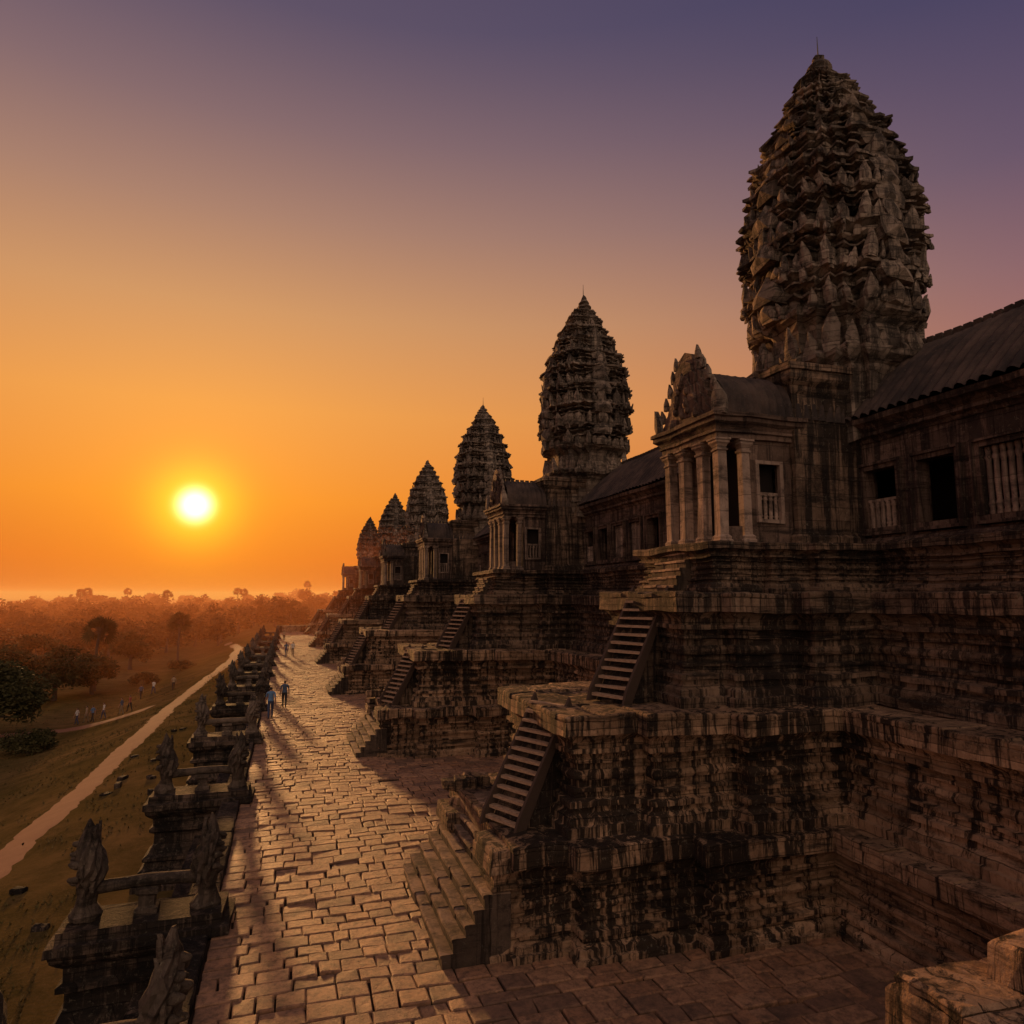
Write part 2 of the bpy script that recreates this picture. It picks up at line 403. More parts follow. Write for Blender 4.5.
for bi, (ya, yb) in enumerate(ends):
    zb, zt, w, sp = 8.75, 10.25, 1.0, 1.62
    wins = []; y = yb-.2-w
    k = 0
    while y > ya+.4:
        wins.append((y, y+w, [2, 0, 1, 1, 0, 1, 2][k % 7])); y -= sp; k += 1
    wins = wins[::-1]
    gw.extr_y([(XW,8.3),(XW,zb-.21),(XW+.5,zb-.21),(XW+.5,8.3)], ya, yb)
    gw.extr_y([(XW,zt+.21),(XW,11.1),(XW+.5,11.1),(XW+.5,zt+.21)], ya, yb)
    gw.extr_y([(XW,8.28),(XW-.22,8.28),(XW-.22,8.38),(XW-.14,8.4),(XW-.12,8.46),(XW-.003,8.5)], ya, yb, .4)
    gw.extr_y([(XW+.4,10.98),(XW-.04,10.98),(XW-.08,11.06),(XW-.2,11.12),(XW-.2,11.2),(XW-.14,11.22),(XW-.28,11.36),(XW-.4,11.42),(XW-.42,11.56),(XW+.4,11.58)], ya, yb, .4)
    prev = ya
    for (a, b, kd) in wins:
        gw.extr_y([(XW+.003,zb-.22),(XW+.003,zt+.22),(XW+.5,zt+.22),(XW+.5,zb-.22)], prev, a-.12, .6)
        prev = b+.12
        window(a, b, zb, zt, XW, kd)
    gw.extr_y([(XW+.003,zb-.22),(XW+.003,zt+.22),(XW+.5,zt+.22),(XW+.5,zb-.22)], prev, yb, .6)
    xe, ze, xr, zr = XW-.45, 11.55, 16.4, 13.8
    E = 1.4
    n = int((yb-ya+2*E)/.075); S = 9; vs = []; fs = []
    secs = []
    for j in range(2*S+1):
        t = j/S if j <= S else (2*S-j)/S
        x = xe+(xr-xe)*t; z = ze+(zr-ze)*(math.sin(t*math.pi/2)*.45+t*.55)
        if j > S: x = 2*xr-x
        secs.append((x, z, t))
    for i in range(n+1):
        y = ya-E+(yb-ya+2*E)*i/n
        r = abs(math.sin(math.pi*y/.3))**.7*.10
        for (x, z, t) in secs:
            q = .035*((t*9+.001) % 1.0)
            vs.append((x-(r*.6 if x < xr else -r*.6), y, z+r-q))
    K = 2*S+1
    for i in range(n):
        for j in range(K-1): fs.append((i*K+j, (i+1)*K+j, (i+1)*K+j+1, i*K+j+1))
    gr.add(vs, fs, 0)
    y = ya
    while y < yb:
        gr.box(xr-.09, xr+.09, y, y+.2, zr-.05, zr+.2); y += .27
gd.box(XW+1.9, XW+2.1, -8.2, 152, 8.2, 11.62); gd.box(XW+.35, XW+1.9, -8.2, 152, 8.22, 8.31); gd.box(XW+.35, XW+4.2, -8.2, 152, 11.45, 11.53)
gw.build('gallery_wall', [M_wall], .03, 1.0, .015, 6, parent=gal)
gf.build('window_frames', [M_wall, M_col], .008, 3, parent=gal)
gd.build('interior_shade', [M_dark], parent=gal)
gr.build('tiled_roof', [M_roof], .05, .6, .012, 5, parent=gal)

# ------------------------------------------------------------ porches
def flame(w, h, n=14):
    pts = []
    for i in range(n+1):
        t = i/n
        hw = w*(1-t)**.62*(1-.18*math.sin(t*math.pi))
        s_ = .07 if i % 2 else -.03
        pts.append((hw+s_*(0 if i in (0, n) else 1), t*h))
    return pts
def pediment(mb, x, yc, z, w, h, th):
    right = flame(w, h); out = [(-a, b) for a, b in right] + [(a, b) for a, b in right[::-1][1:]]
    n = len(out)
    vs = [(x, yc+a, z+b) for a, b in out] + [(x+th, yc+a, z+b) for a, b in out]
    fs = [list(range(n)), [n+i for i in range(n)][::-1]] + [(i, (i+1) % n, n+(i+1) % n, n+i) for i in range(n)]
    mb.add(vs, fs)
    for sc, px in ((.86, .05), (.66, -.0)):
        inn = [(-a*sc, b*sc+.05) for a, b in flame(w, h, 10)] + [(a*sc, b*sc+.05) for a, b in flame(w, h, 10)[::-1][1:]]
        m_ = len(inn); q = .06 if sc > .8 else .11
        mb.add([(x-q, yc+a, z+b) for a, b in inn]+[(x+.02, yc+a, z+b) for a, b in inn],
               [list(range(m_))]+[(i, (i+1) % m_, m_+(i+1) % m_, m_+i) for i in range(m_)])
    for i in range(14):
        t = i/14; yy = yc+U(-.6, .6)*w*(1-t); zz = z+.15+t*h*.6
        mb.lathe((x-.12, yy, zz), [(.02,-.12),(.09,-.08),(.1,.02),(.05,.08),(.06,.13),(.01,.19)], 6, rx=.8)
def pillar(mb, x, y, z0, z1, w, mi=0):
    P = [(x-w/2,y-w/2),(x+w/2,y-w/2),(x+w/2,y+w/2),(x-w/2,y+w/2)]
    h = z1-z0
    mb.tier(P, [(.07,z0),(.07,z0+.1),(.04,z0+.13),(.05,z0+.18),(0,z0+.24),(0,z0+h*.5),(0,z1-.34),(.03,z1-.32),(.03,z1-.27),(0,z1-.25),(.02,z1-.18),(.07,z1-.12),(.07,z1-.06),(.1,z1-.05),(.1,z1)], 9, mi)
def leafy(mb, x, y, z, ang, w, h, lean=.1, mi=0):
    c, s_ = math.cos(ang), math.sin(ang)
    prof = [(-.42,0),(.42,0),(.5,.3),(.42,.58),(.2,.8),(0,1),(-.2,.8),(-.42,.58),(-.5,.3)]
    th = w*.45; vs = []
    for d in (0, 1):
        for (a, b) in prof:
            o = (th*.5*(1-b*.7) if d == 0 else -th*.5)+lean*b*b*h
            vs.append((x+c*o-s_*a*w, y+s_*o+c*a*w, z+b*h))
    vs.append((x+c*(th*.9), y+s_*(th*.9), z+h*.35))
    n = len(prof)
    fs = [(i, (i+1) % n, 2*n) for i in range(n)] + [[n+i for i in range(n)][::-1]] + [((i+1) % n, i, n+i, n+(i+1) % n) for i in range(n)]
    mb.add(vs, fs, mi)
for yc in YC:
    pb = MB()
    for y in (-1.15, -.42, .42, 1.15): pillar(pb, 10.15, yc+y, 8.3, 10.95, .25, 1)
    for y in (-1.15, 1.15): pillar(pb, 10.85, yc+y, 8.3, 10.95, .22, 1)
    for sg in (-1, 1):
        y0, y1 = (yc-1.22, yc-1.02) if sg < 0 else (yc+1.02, yc+1.22)
        pb.box(11.0, 11.2, y0, y1, 8.3, 10.95); pb.box(11.9, 12.25, y0, y1, 8.3, 10.95)
        pb.box(11.2, 11.9, y0+.002, y1-.002, 8.3, 8.9); pb.box(11.2, 11.9, y0+.002, y1-.002, 10.4, 10.95)
        yf = y0-.05 if sg < 0 else y1-.08
        pb.box(11.14, 11.24, yf, yf+.13, 8.85, 10.45, 1); pb.box(11.86, 11.96, yf, yf+.13, 8.85, 10.45, 1)
        pb.box(11.24, 11.86, yf, yf+.128, 10.36, 10.45, 1); pb.box(11.24, 11.86, yf-.02, yf+.13, 8.85, 8.94, 1)
        for i in range(4): pb.lathe((11.32+i*.155, (y0+y1)/2, 8.94), [(r*.9, t*.62) for r, t in BAL], 8, 1)
        pb.box(11.24, 11.86, (y0+y1)/2-.05, (y0+y1)/2+.05, 9.56, 9.64, 1)
    pb.box(11.25, 11.9, yc-.9, yc+.9, 8.31, 10.9, 4)  # dark block stands in for the shade inside the porch
    for sg in (-1, 1): pb.box(10.3, 10.7, yc+sg*1.15-.07, yc+sg*1.15+.07, 8.3, 8.75, 0)
    pb.tier([(9.98,yc-1.32),(12.3,yc-1.32),(12.3,yc+1.32),(9.98,yc+1.32)],
            [(-.05,10.95),(0,10.96),(0,11.08),(.06,11.1),(.06,11.16),(.02,11.18),(.08,11.26),(.18,11.34),(.18,11.44),(.24,11.46),(.24,11.56),(.1,11.6)], .3, 0, bottom=True)
    vs = []; fs = []; n = 44; S = 14
    for i in range(n+1):
        x = 10.2+3.6*i/n; r = abs(math.sin(math.pi*x/.25))**.7*.08
        for j in range(S+1):
            a = math.pi*j/S; c_ = math.cos(a); s_ = math.sin(a)
            vs.append((x, yc-c_*(1.42+r), 11.55+(abs(s_)**.85)*(1.3+r)))
    for i in range(n):
        for j in range(S): fs.append((i*(S+1)+j, i*(S+1)+j+1, (i+1)*(S+1)+j+1, (i+1)*(S+1)+j))
    pb.add(vs, fs, 2)
    for i in range(11): pb.box(10.5+i*.27, 10.68+i*.27, yc-.06, yc+.06, 12.83, 13.03, 2)
    pediment(pb, 9.98, yc, 11.5, 1.42, 2.05, .26)
    for sg in (-1, 1):
        for q in range(5): leafy(pb, 10.05, yc+sg*(1.35-.2*q), 11.9+q*.33, math.pi, .2, .38, .1, 3)
        leafy(pb, 10.0, yc+sg*1.45, 11.5, math.pi+sg*-.5, .42, .8, .15, 3)
    pb.tier([(12.2,yc-1.45),(14.6,yc-1.45),(14.6,yc+1.45),(12.2,yc+1.45)],
            [(.1,8.28),(.1,8.5),(.04,8.56),(0,8.66),(0,9.6),(0,10.4),(0,11.2),(0,12.2),(.05,12.3),(.05,12.42),(.12,12.5),(.2,12.62),(.2,12.8),(.26,12.82),(.26,12.98),(.1,13.05)], .35, 5)
    pb.build('temple_porch', [M_wall, M_col, M_roof, M_tower, M_dark, M_stoneD], .03, 1.3, .014, 6)

# ------------------------------------------------------------ towers
UP = [(1,.36),(.89,.36),(.89,.6),(.76,.6),(.76,.76),(.6,.76),(.6,.89),(.36,.89),(.36,1)]
def redent(r):
    pts = []
    for q in range(4):
        c, s_ = [(1,0),(0,1),(-1,0),(0,-1)][q]
        for (x, y) in UP: pts.append(((x*c-y*s_)*r, (x*s_+y*c)*r))
    return pts
RP = [(14.2,2.30),(15.2,2.46),(16.4,2.52),(17.4,2.47),(18.3,2.30),(19.1,2.07),(19.9,1.78),(20.6,1.46),(21.2,1.16),(21.8,.88),(22.4,.62),(22.8,.44)]
def RZ(z):
    for (a, ra), (b, rb_) in zip(RP, RP[1:]):
        if z <= b: return ra+(rb_-ra)*max(0, (z-a))/(b-a)
    return .4
B0 = 11.0
def make_tower(seed):
    random.seed(seed)
    tw = MB()
    tw.tier(redent(1.92), [(0,B0),(0,11.7),(.05,11.75),(0,11.9),(0,12.9),(.08,13.0),(.08,13.1),(.18,13.2),(.3,13.3),(.34,13.45),(.22,13.5),(.1,13.58),(-.08,13.62),(-.1,13.9),(-.1,14.35),(.04,14.48),(.14,14.55),(.28,14.62),(.32,14.75)], .25)
    z = 14.75; hs = [1.14,1.1,1.04,.97,.9,.82,.72,.62,.5]
    for ti, h in enumerate(hs):
        r0 = RZ(z); r1 = RZ(z+h)
        rr = r0*.84; g = (r0+r1)/2*1.02
        h1, h2 = U(-.04,.04), U(-.03,.03); lip = U(.13,.165)
        prof = [(.05*r0,z-.02),(.05*r0,z+h*.08),(.02*r0,z+h*.1),(.02*r0,z+h*.15),(-.07*r0,z+h*.17),(-.07*r0,z+h*(.38+h1)),(0,z+h*.43),(.04*r0,z+h*.44),(.04*r0,z+h*.50),(-.04*r0,z+h*.52),(-.04*r0,z+h*.58),
                (g*.03,z+h*(.63+h2)),(g*.08,z+h*.66),(g*.08,z+h*.71),(g*.03,z+h*.73),(g*.03,z+h*.77),(g*.10,z+h*.82),(g*lip,z+h*.86),(g*lip,z+h*.95),(g*.11,z+h*.97),(g*.08,z+h*1.0)]
        tw.tier(redent(rr), prof, .16)
        k = r0*.955
        slots = [(1.0,0,0,2.0,1.6),(.99,-.17,0,.8,.85),(.99,.17,0,.8,.85),(.98,.33,0,1.1,1.15),(.98,-.33,0,1.1,1.15),(.88,.46,.3,.7,.7),(.88,-.46,-.3,.7,.7),(.875,.57,.4,1.0,1.1),(.875,-.57,-.4,1.0,1.1),(.75,.75,math.pi/4,1.25,1.4)]
        for q in range(4):
            a0 = q*math.pi/2
            for (px, py, da, sw, sh) in slots:
                if R() < .16: continue
                x = (px*math.cos(a0)-py*math.sin(a0))*k; y = (px*math.sin(a0)+py*math.cos(a0))*k
                leafy(tw, x, y, z-.06, a0+da+U(-.15,.15), r0*.11*sw*U(.75,1.25)+.02, h*.52*sh*U(.5,1.15)+.03, U(0,.16))
            for (px, py, w_, hh) in [(.82,0,.2,.7),(.82,-.22,.09,.55),(.82,.22,.09,.55),(.73,-.48,.1,.55),(.73,.48,.1,.55),(.64,.64,.11,.6)]:
                x = (px*math.cos(a0)-py*math.sin(a0))*k; y = (px*math.sin(a0)+py*math.cos(a0))*k
                leafy(tw, x, y, z+h*.08, a0+(math.pi/4 if px < .7 else 0), r0*w_*1.6, h*hh, .02)
            # projecting false gable straddling the cornice: breaks the ring on each face
            x = .90*math.cos(a0)*g; y = .90*math.sin(a0)*g
            leafy(tw, x, y, z+h*.40, a0, g*.42, h*U(.7,.85), .06)
            for _ in range(12):
                t = U(-.85,.85); px = .95 if abs(t) < .36 else (.86 if abs(t) < .6 else .73)
                x = (px*math.cos(a0)-t*math.sin(a0))*g; y = (px*math.sin(a0)+t*math.cos(a0))*g
                leafy(tw, x, y, z+h*U(.62,.82), a0, U(.10,.22)*min(1, r0/1.5), h*U(.2,.36), U(.0,.25))
        z += h
    for q in range(4):
        a0 = q*math.pi/2
        for (px, py, da, s_) in [(2.1,-.68,0,1),(2.1,.68,0,1),(2.1,-.35,0,.7),(2.1,.35,0,.7),(1.85,1.1,.4,1),(1.85,-1.1,-.4,1),(1.55,1.55,math.pi/4,1.3)]:
            x = px*math.cos(a0)-py*math.sin(a0); y = px*math.sin(a0)+py*math.cos(a0)
            leafy(tw, x, y, 13.42, a0+da, .38*s_, U(.7,1.0)*s_, .12)
    tw.lathe((0,0,z-.1), [(.5,0),(.62,.12),(.5,.2),(.38,.24),(.5,.36),(.42,.46),(.28,.5),(.38,.6),(.3,.7),(.16,.76),(.2,.86),(.12,.98),(.04,1.12)], 14, sm=False)
    return tw, z
tw, zt = make_tower(3); tw0 = tw.build('temple_tower', [M_tower, M_iron], .14, 1.1, .08, 3.0)
tw, _ = make_tower(11); tw1 = tw.build('temple_tower', [M_tower, M_iron], .15, 1.0, .085, 2.8)
topz = [23.6,23.6,23.0,22.9,22.8,22.9]
z_model = zt+1.0
for i, yc in enumerate(YC):
    if i == 0: ob = tw0
    elif i == 1: ob = tw1
    else:
        ob = bpy.data.objects.new('temple_tower', (tw0 if i % 2 else tw1).data); scene.collection.objects.link(ob)
    s = (topz[i]-B0)/(z_model-B0)
    ob.scale = ([.96,.96,.95,.95,.95,.95][i],)*2+(s,); ob.location = (15, yc, B0-B0*s)
    ob.rotation_euler = (0, 0, [0, 1, 2, 3, 1, 2][i]*math.pi/2)
    if i < 3:
        rm = MB(); rm.lathe((15, yc, topz[i]-.1), [(.025,0),(.018,.35),(.008,.75)], 6)
        rm.build('lightning_rod', [M_iron])
random.seed(21)
# ------------------------------------------------------------ walkway
EDGE = -1.3
pv = MB()
y = 2.5; row = 0
while y < 151:
    d = U(.34,.54); x = EDGE
    xmax = 11.4
    while x < xmax:
        w = U(.32,.86)
        if x+w > xmax: w = xmax-x+.05
        x1 = x+w
        skip = any(abs(y+d/2-yc-.4) < 1.8 and x > 5.2 for yc in YC)
        if not skip:
            g = U(.006,.022); zz = U(-.014,.014); t = [zz+U(-.012,.012) for _ in range(4)]
            ax, bx, ay, by = x+g, x1-g, y+g+U(-.012,.012), y+d-g+U(-.012,.012); c = U(.014,.034)
            if R() < .05: t = [q-.03 for q in t]
            J = [U(-.018,.018) for _ in range(8)]
            B4 = [(ax+J[0],ay+J[1]),(bx+J[2],ay+J[3]),(bx+J[4],by+J[5]),(ax+J[6],by+J[7])]
            cs = [(c,c),(-c,c),(-c,-c),(c,-c)]
            vs = [(*B4[q],-.1) for q in range(4)]+[(*B4[q],t[q]-.02) for q in range(4)]+[(B4[q][0]+cs[q][0],B4[q][1]+cs[q][1],t[q]) for q in range(4)]
            fs = [(8,9,10,11)]+[(a, (a+1) % 4, (a+1) % 4+4, a+4) for a in range(4)]+[(a+4, (a+1) % 4+4, (a+1) % 4+8, a+8) for a in range(4)]
            pv.add(vs, fs, random.choice([0,0,1,1,2,3]))
        x = x1
    y += d; row += 1
pv.build('stone_walkway', PV, .07, .35, .01, 4)
sb = MB(); sb.box(EDGE-.1, 12, -8, 152, -2.6, -.07); sb.build('walkway_bedding', [M_dirtj])
kb = MB(); y = -6
while y < 151:
    L = U(.9,1.7); dz = U(-.02,.03)
    kb.tier([(EDGE-.6+U(-.02,.02), y+.012),(EDGE-.02,y+.012),(EDGE-.02,y+L-.012),(EDGE-.6,y+L-.012)], [(0,-.2),(0,.1+dz),(-.03,.13+dz)], .4); y += L
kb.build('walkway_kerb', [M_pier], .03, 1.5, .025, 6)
rw = MB()
rw.tier([(EDGE-.62,-8),(EDGE-.05,-8),(EDGE-.05,152),(EDGE-.62,152)], [(.28,-2.7),(.28,-2.3),(.15,-2.1),(.1,-1.4),(.05,-1.0),(.0,-.9),(.0,-.5),(.12,-.4),(.12,-.18)], .5)
rw.tier([(EDGE-1.2,-8),(EDGE-.3,-8),(EDGE-.3,152),(EDGE-1.2,152)], mold(-2.7,-.95,.6), .5)
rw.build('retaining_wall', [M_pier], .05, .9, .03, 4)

# ------------------------------------------------------------ naga balustrades
PY = [11.6, 17.3, 27.2, 37.5, 47.5, 57.0, 67.0, 77.0, 88.0, 100.0, 113.0, 126.0]
def naga(mb, x, y, z, face):
    """seven-headed serpent finial; hood spread across Y, heads point to face*X"""
    i0 = len(mb.v)
    prof = [(0,0,.30,.30),(.1,0,.33,.32),(.16,0,.28,.27),(.3,.02,.20,.21),(.45,0,.19,.23),(.65,-.04,.23,.32),(.85,-.07,.27,.40),(1.05,-.06,.27,.43),(1.25,-.02,.24,.41),(1.45,.03,.19,.33),(1.62,.05,.13,.22),(1.78,.06,.08,.12),(1.95,.05,.02,.03)]
    n = 16; vs = []; fs = []
    for k, (zz, cx, rx, ry) in enumerate(prof):
        for i in range(n):
            a = 2*math.pi*i/n; ser = 1+(.10*(1 if (k+i) % 2 else -1) if 4 < k < 12 else 0)
            vs.append((cx*face+rx*ser*math.cos(a), ry*ser*math.sin(a), zz))
    for k in range(len(prof)-1):
        for i in range(n): j = (i+1) % n; fs.append((k*n+i, k*n+j, (k+1)*n+j, (k+1)*n+i))
    fs.append([(len(prof)-1)*n+i for i in range(n)])
    mb.add(vs, fs)
    for (hy, hz, s_) in [(0,1.5,.8),(-.18,1.35,.7),(.18,1.35,.7),(-.3,1.15,.7),(.3,1.15,.7),(-.34,.9,.65),(.34,.9,.65),(0,1.15,.9),(0,.75,.8)]:
        mb.lathe((face*.1, hy, hz), [(.10*s_,0),(.115*s_,face*.10*s_),(.09*s_,face*.18*s_),(.07*s_,face*.24*s_),(.05*s_,face*.27*s_),(.01,face*.29*s_)], 7, axis='X', rx=.8, ry=1.0)
        leafy(mb, face*.04, hy*1.12, hz+.02, 0 if face > 0 else math.pi, .2*s_, .36*s_, .1)
    for sg in (-1, 1):
        for q in range(5): leafy(mb, -face*(.16-.02*q), sg*(.3-.05*q), .6+q*.24, math.pi if face > 0 else 0, .16, .3, .15)
    for i in range(i0, len(mb.v)):
        a = mb.v[i]; mb.v[i] = (a[0]+x, a[1]+y, a[2]+z)
XO, XI = -3.75, -1.45
for py in PY:
    par = empty('naga_balustrade')
    b = MB()
    zt_ = .42
    b.tier([(XO-.3,py-.5),(XI+.3,py-.5),(XI+.3,py+.5),(XO-.3,py+.5)],
           [(.45,-2.75),(.45,-2.3),(.3,-2.25),(.3,-1.9),(.16,-1.8),(.1,-1.65),(.18,-1.6),(.18,-1.5),(.04,-1.4),(-.1,-1.1),(-.1,-.8),(.04,-.72),(.04,-.62),(-.06,-.55),(-.06,-.3),(.04,-.22),(.14,-.12),(.17,0),(.24,.02),(.24,.2),(.1,.22),(.1,zt_)], .25)
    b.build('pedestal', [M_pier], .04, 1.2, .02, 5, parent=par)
    s_ = MB(); naga(s_, XO, py, zt_, -1); naga(s_, XI, py, zt_-.05, 1)
    s_.build('naga_heads', [M_statue], .05, 2.2, .035, 9, parent=par)
    r_ = MB(); xm = (XO+XI)/2
    r_.tube([(XO+.1,py,1.0),(XO+.6,py,1.02),(xm,py,1.04),(XI-.5,py,1.03),(XI-.1,py,1.0)], [.15,.13,.125,.13,.15], 10)
    for xx in (xm,):
        r_.tier([(xx-.15,py-.14),(xx+.15,py-.14),(xx+.15,py+.14),(xx-.15,py+.14)], [(.07,zt_-.02),(.07,zt_+.1),(0,zt_+.14),(0,.76),(.06,.82),(.06,.92)], .3)
    r_.build('serpent_rail', [M_statue], .03, 1.5, .015, 7, parent=par)
ew = MB(); ew.tier([(-2,148),(12,148),(12,149),(-2,149)], mold(-.1,1.3,.4), .6); ew.build('end_wall', [M_stone], .05)

# ------------------------------------------------------------ terrain
def sstep(t): t = max(0, min(1, t)); return t*t*(3-2*t)
def TZ(x, y):
    z = -2.45-3.6*sstep((-5.5-x)/16)
    if x < -6: z += .35*noise.noise(Vector((x*.06, y*.06, 0)))*min(1, (-6-x)/6)
    return z
def frange(a, b, s):
    o = []
    while a < b: o.append(a); a += s
    return o
xs = [-3000,-1800,-1000,-600,-400,-250,-160,-110,-80,-60,-50]+frange(-44, 2, .8)+[4,12,30,60,120,300,800,1500]
ys = [-300,-100,-40]+frange(-10,150,2)+[155,165,180,200,230,270,320,400,500,700,1000,1600,2600,4000]
g = MB(); g.add([(x, y, TZ(x, y)) for y in ys for x in xs],
    [(j*len(xs)+i, j*len(xs)+i+1, (j+1)*len(xs)+i+1, (j+1)*len(xs)+i) for j in range(len(ys)-1) for i in range(len(xs)-1)], 0, True)
g.build('ground', [M_grass])
def ribbon(name, pts, w):
    mb = MB(); fine = []
    for (a, b) in zip(pts, pts[1:]):
        L = math.dist(a, b); n = max(1, int(L/.5))
        for i in range(n): fine.append((a[0]+(b[0]-a[0])*i/n, a[1]+(b[1]-a[1])*i/n))
    fine.append(pts[-1]); sm = []
    for i in range(len(fine)):
        s0 = fine[max(0, i-10):i+11]; sm.append((sum(p[0] for p in s0)/len(s0), sum(p[1] for p in s0)/len(s0)))
    K = 6; vs = []
    for i, p in enumerate(sm):
        a = sm[max(0, i-1)]; b = sm[min(len(sm)-1, i+1)]; dx, dy = b[0]-a[0], b[1]-a[1]; L = math.hypot(dx, dy) or 1
        ww = w*(1+.35*noise.noise(Vector((p[0]*.3, p[1]*.3, 3)))); cx = .5*noise.noise(Vector((0, p[1]*.07, 9)))
        for k in range(K+1):
            o = (k/K-.5)*ww+.3*noise.noise(Vector((p[0]*1.3, p[1]*1.3, k)))+cx
            x = p[0]+dy/L*o; y_ = p[1]-dx/L*o
            vs.append((x, y_, TZ(x, y_)+.035-(.05 if k in (0, K) else 0)))
    mb.add(vs, [(i*(K+1)+k, (i+1)*(K+1)+k, (i+1)*(K+1)+k+1, i*(K+1)+k+1) for i in range(len(sm)-1) for k in range(K)], 0, True)
    mb.build(name, [M_path])
ribbon('dirt_path', [(-10.1,5),(-10.1,30),(-10.0,55),(-10.2,75),(-9,95),(-8,115),(-8.5,145),(-14,190)], 1.7)
ribbon('dirt_path', [(-10.6,79),(-15,82),(-22,80),(-30,78),(-45,82),(-70,90)], 2.6)
gt = MB()
for i in range(12000):
    y_ = 12+R()**1.6*95; x = -5.3-R()*26
    if abs(x+10.1) < .95 or (abs(y_-81) < 2.2 and x < -9): continue
    if noise.noise(Vector((x*.25, y_*.25, 0))) < U(-.25,.25): continue
    z = TZ(x, y_)
    for k in range(4):
        a = U(0,6.28); h = U(.03,.14); w = .02+y_*.0003; dx, dy = math.cos(a), math.sin(a)
        gt.add([(x-dy*w, y_+dx*w, z-.02), (x+dy*w, y_-dx*w, z-.02), (x+dx*h*1.0, y_+dy*h*1.0, z+h)], [(0,1,2)])
gt.build('grass', [M_blade])
lr = MB()
for i in range(16): x = U(-9,-5.6); y_ = U(18,60); loose(lr, x, y_, TZ(x, y_)-.05, U(.2,.5), U(.2,.4), U(.12,.3), U(0,3))
lr.build('scattered_stones', [M_pier], .05, 3, .03, 8)

# ------------------------------------------------------------ trees
def leaves(mb, c, r, n, size, mi=0):
    for _ in range(n):
        d = Vector((random.gauss(0,1), random.gauss(0,1), random.gauss(0,1))).normalized()*(R()**.45)
        p = Vector((c[0]+d.x*r[0], c[1]+d.y*r[1], c[2]+d.z*r[2]))
        a = Vector((U(-1,1), U(-1,1), U(-.6,.6))).normalized(); b = a.orthogonal().normalized()
        b = (Matrix.Rotation(U(0,6.28), 3, a) @ b); s_ = size*U(.6,1.3)
        mb.add([p-a*s_, p+b*s_*.45, p+a*s_, p-b*s_*.45], [(0,1,2,3)], mi)
def tree(name, x, y, h, w, ncl=34, npl=150, size=.2, low=.22, nm=None):
    z = TZ(x, y); mb = MB()
    tp = (x+U(-.4,.4), y, z+h*.5)
    mb.tube([(x,y,z-.2),(x+U(-.1,.1),y,z+h*.15),(x+U(-.2,.2),y+U(-.2,.2),z+h*.32),tp], [h*.045,h*.034,h*.028,h*.018], 8, 1)
    for i in range(ncl):
        a = U(0,6.28); el = U(-.25,1); rr = math.sqrt(max(0,1-el*el))*U(.55,1)
        c = (x+math.cos(a)*rr*w*.42, y+math.sin(a)*rr*w*.42, z+h*(low+.3)+el*h*(.62-low*.5)*.62)
        if i % 2 == 0:
            st = (x, y, z+h*U(.25,.45)); mid = tuple((st[k]*.5+c[k]*.5+(0,0,-h*.03)[k]) for k in range(3))
            mb.tube([st, mid, c], [h*.016,h*.010,h*.004], 5, 1)
        r = w*U(.1,.19); leaves(mb, c, (r, r, r*.75), npl, size)
    return mb.build(name, [M_leaf, M_bark])
tree('broadleaf_tree', -25.2, 76, 8.6, 9.6, 52, 180, .2, .06)
tree('broadleaf_tree', -27.5, 103, 8.0, 9.5, 40, 130, .25, .08)
tree('broadleaf_tree', -31.5, 99, 8.6, 10.5, 44, 130, .25, .05)
tree('broadleaf_tree', -24.5, 108, 6.6, 7.5, 34, 120, .25, .05)
tree('broadleaf_tree', -36, 108, 9.0, 9.0, 34, 120, .26, .08)
tree('broadleaf_tree', -26.7, 143, 8.5, 8.5, 30, 110, .3, .08)
tree('broadleaf_tree', -37, 128, 9, 10, 30, 110, .3, .08)
tree('shrub', -20.3, 70, 2.5, 5.0, 30, 120, .14, .0)
tree('shrub', -24, 52, 1.2, 2.4, 14, 80, .12, .0)
tree('shrub', -20, 118, 2.2, 4.5, 20, 90, .2, .0)
tree('shrub', -17, 132, 2.0, 5, 20, 90, .2, .0)
def palm(mb, x, y, h, cr, nf=26, seg=5):
    z = TZ(x, y); top = Vector((x+U(-.3,.3), y, z+h))
    mb.tube([(x,y,z-.2),(x,y,z+h*.3),(x+U(-.1,.1),y,z+h*.7),tuple(top)], [.28,.22,.2,.22], 7, 1)
    for i in range(nf):
        a = U(0,6.28); el = U(-.75,1.4); d = Vector((math.cos(a)*math.cos(el), math.sin(a)*math.cos(el), math.sin(el)))
        sd = d.orthogonal().normalized(); sd = Matrix.Rotation(U(0,6.28), 3, d) @ sd
        c = top+d*cr*.45*U(.6,1.1)
        mb.tube([tuple(top), tuple(c)], [.04,.03], 4, 1)
        for k in range(9):
            t = (k/8-.5)*2.5; q = (d*math.cos(t)+sd*math.sin(t)).normalized(); w_ = (sd*math.cos(t)-d*math.sin(t))*.07*cr/2
            tip = c+q*cr*.5+Vector((0,0,-.12))
            mb.add([c, c+q*cr*.28+w_, tip, c+q*cr*.28-w_], [(0,1,2,3)], 0)
for (x, y, h, cr) in [(-20.0,151,8.0,2.7),(-25.4,113,8.2,2.8)]:
    mb = MB(); palm(mb, x, y, h, cr, 50); mb.build('sugar_palm', [M_leaf, M_bark])
dt = MB()
def blobtree(x, y, h, w, n, size):
    z = TZ(x, y)
    dt.tube([(x,y,z),(x,y,z+h*.5)], [w*.04,w*.02], 5, 1)
    for i in range(n):
        a = U(0,6.28); el = U(-.8,1); rr = math.sqrt(max(0,1-el*el))*U(.3,1)
        c = (x+math.cos(a)*rr*w*.42, y+math.sin(a)*rr*w*.42, z+h*.5+el*h*.4)
        r = w*U(.13,.22); leaves(dt, c, (r, r, r*.7), 34, size)
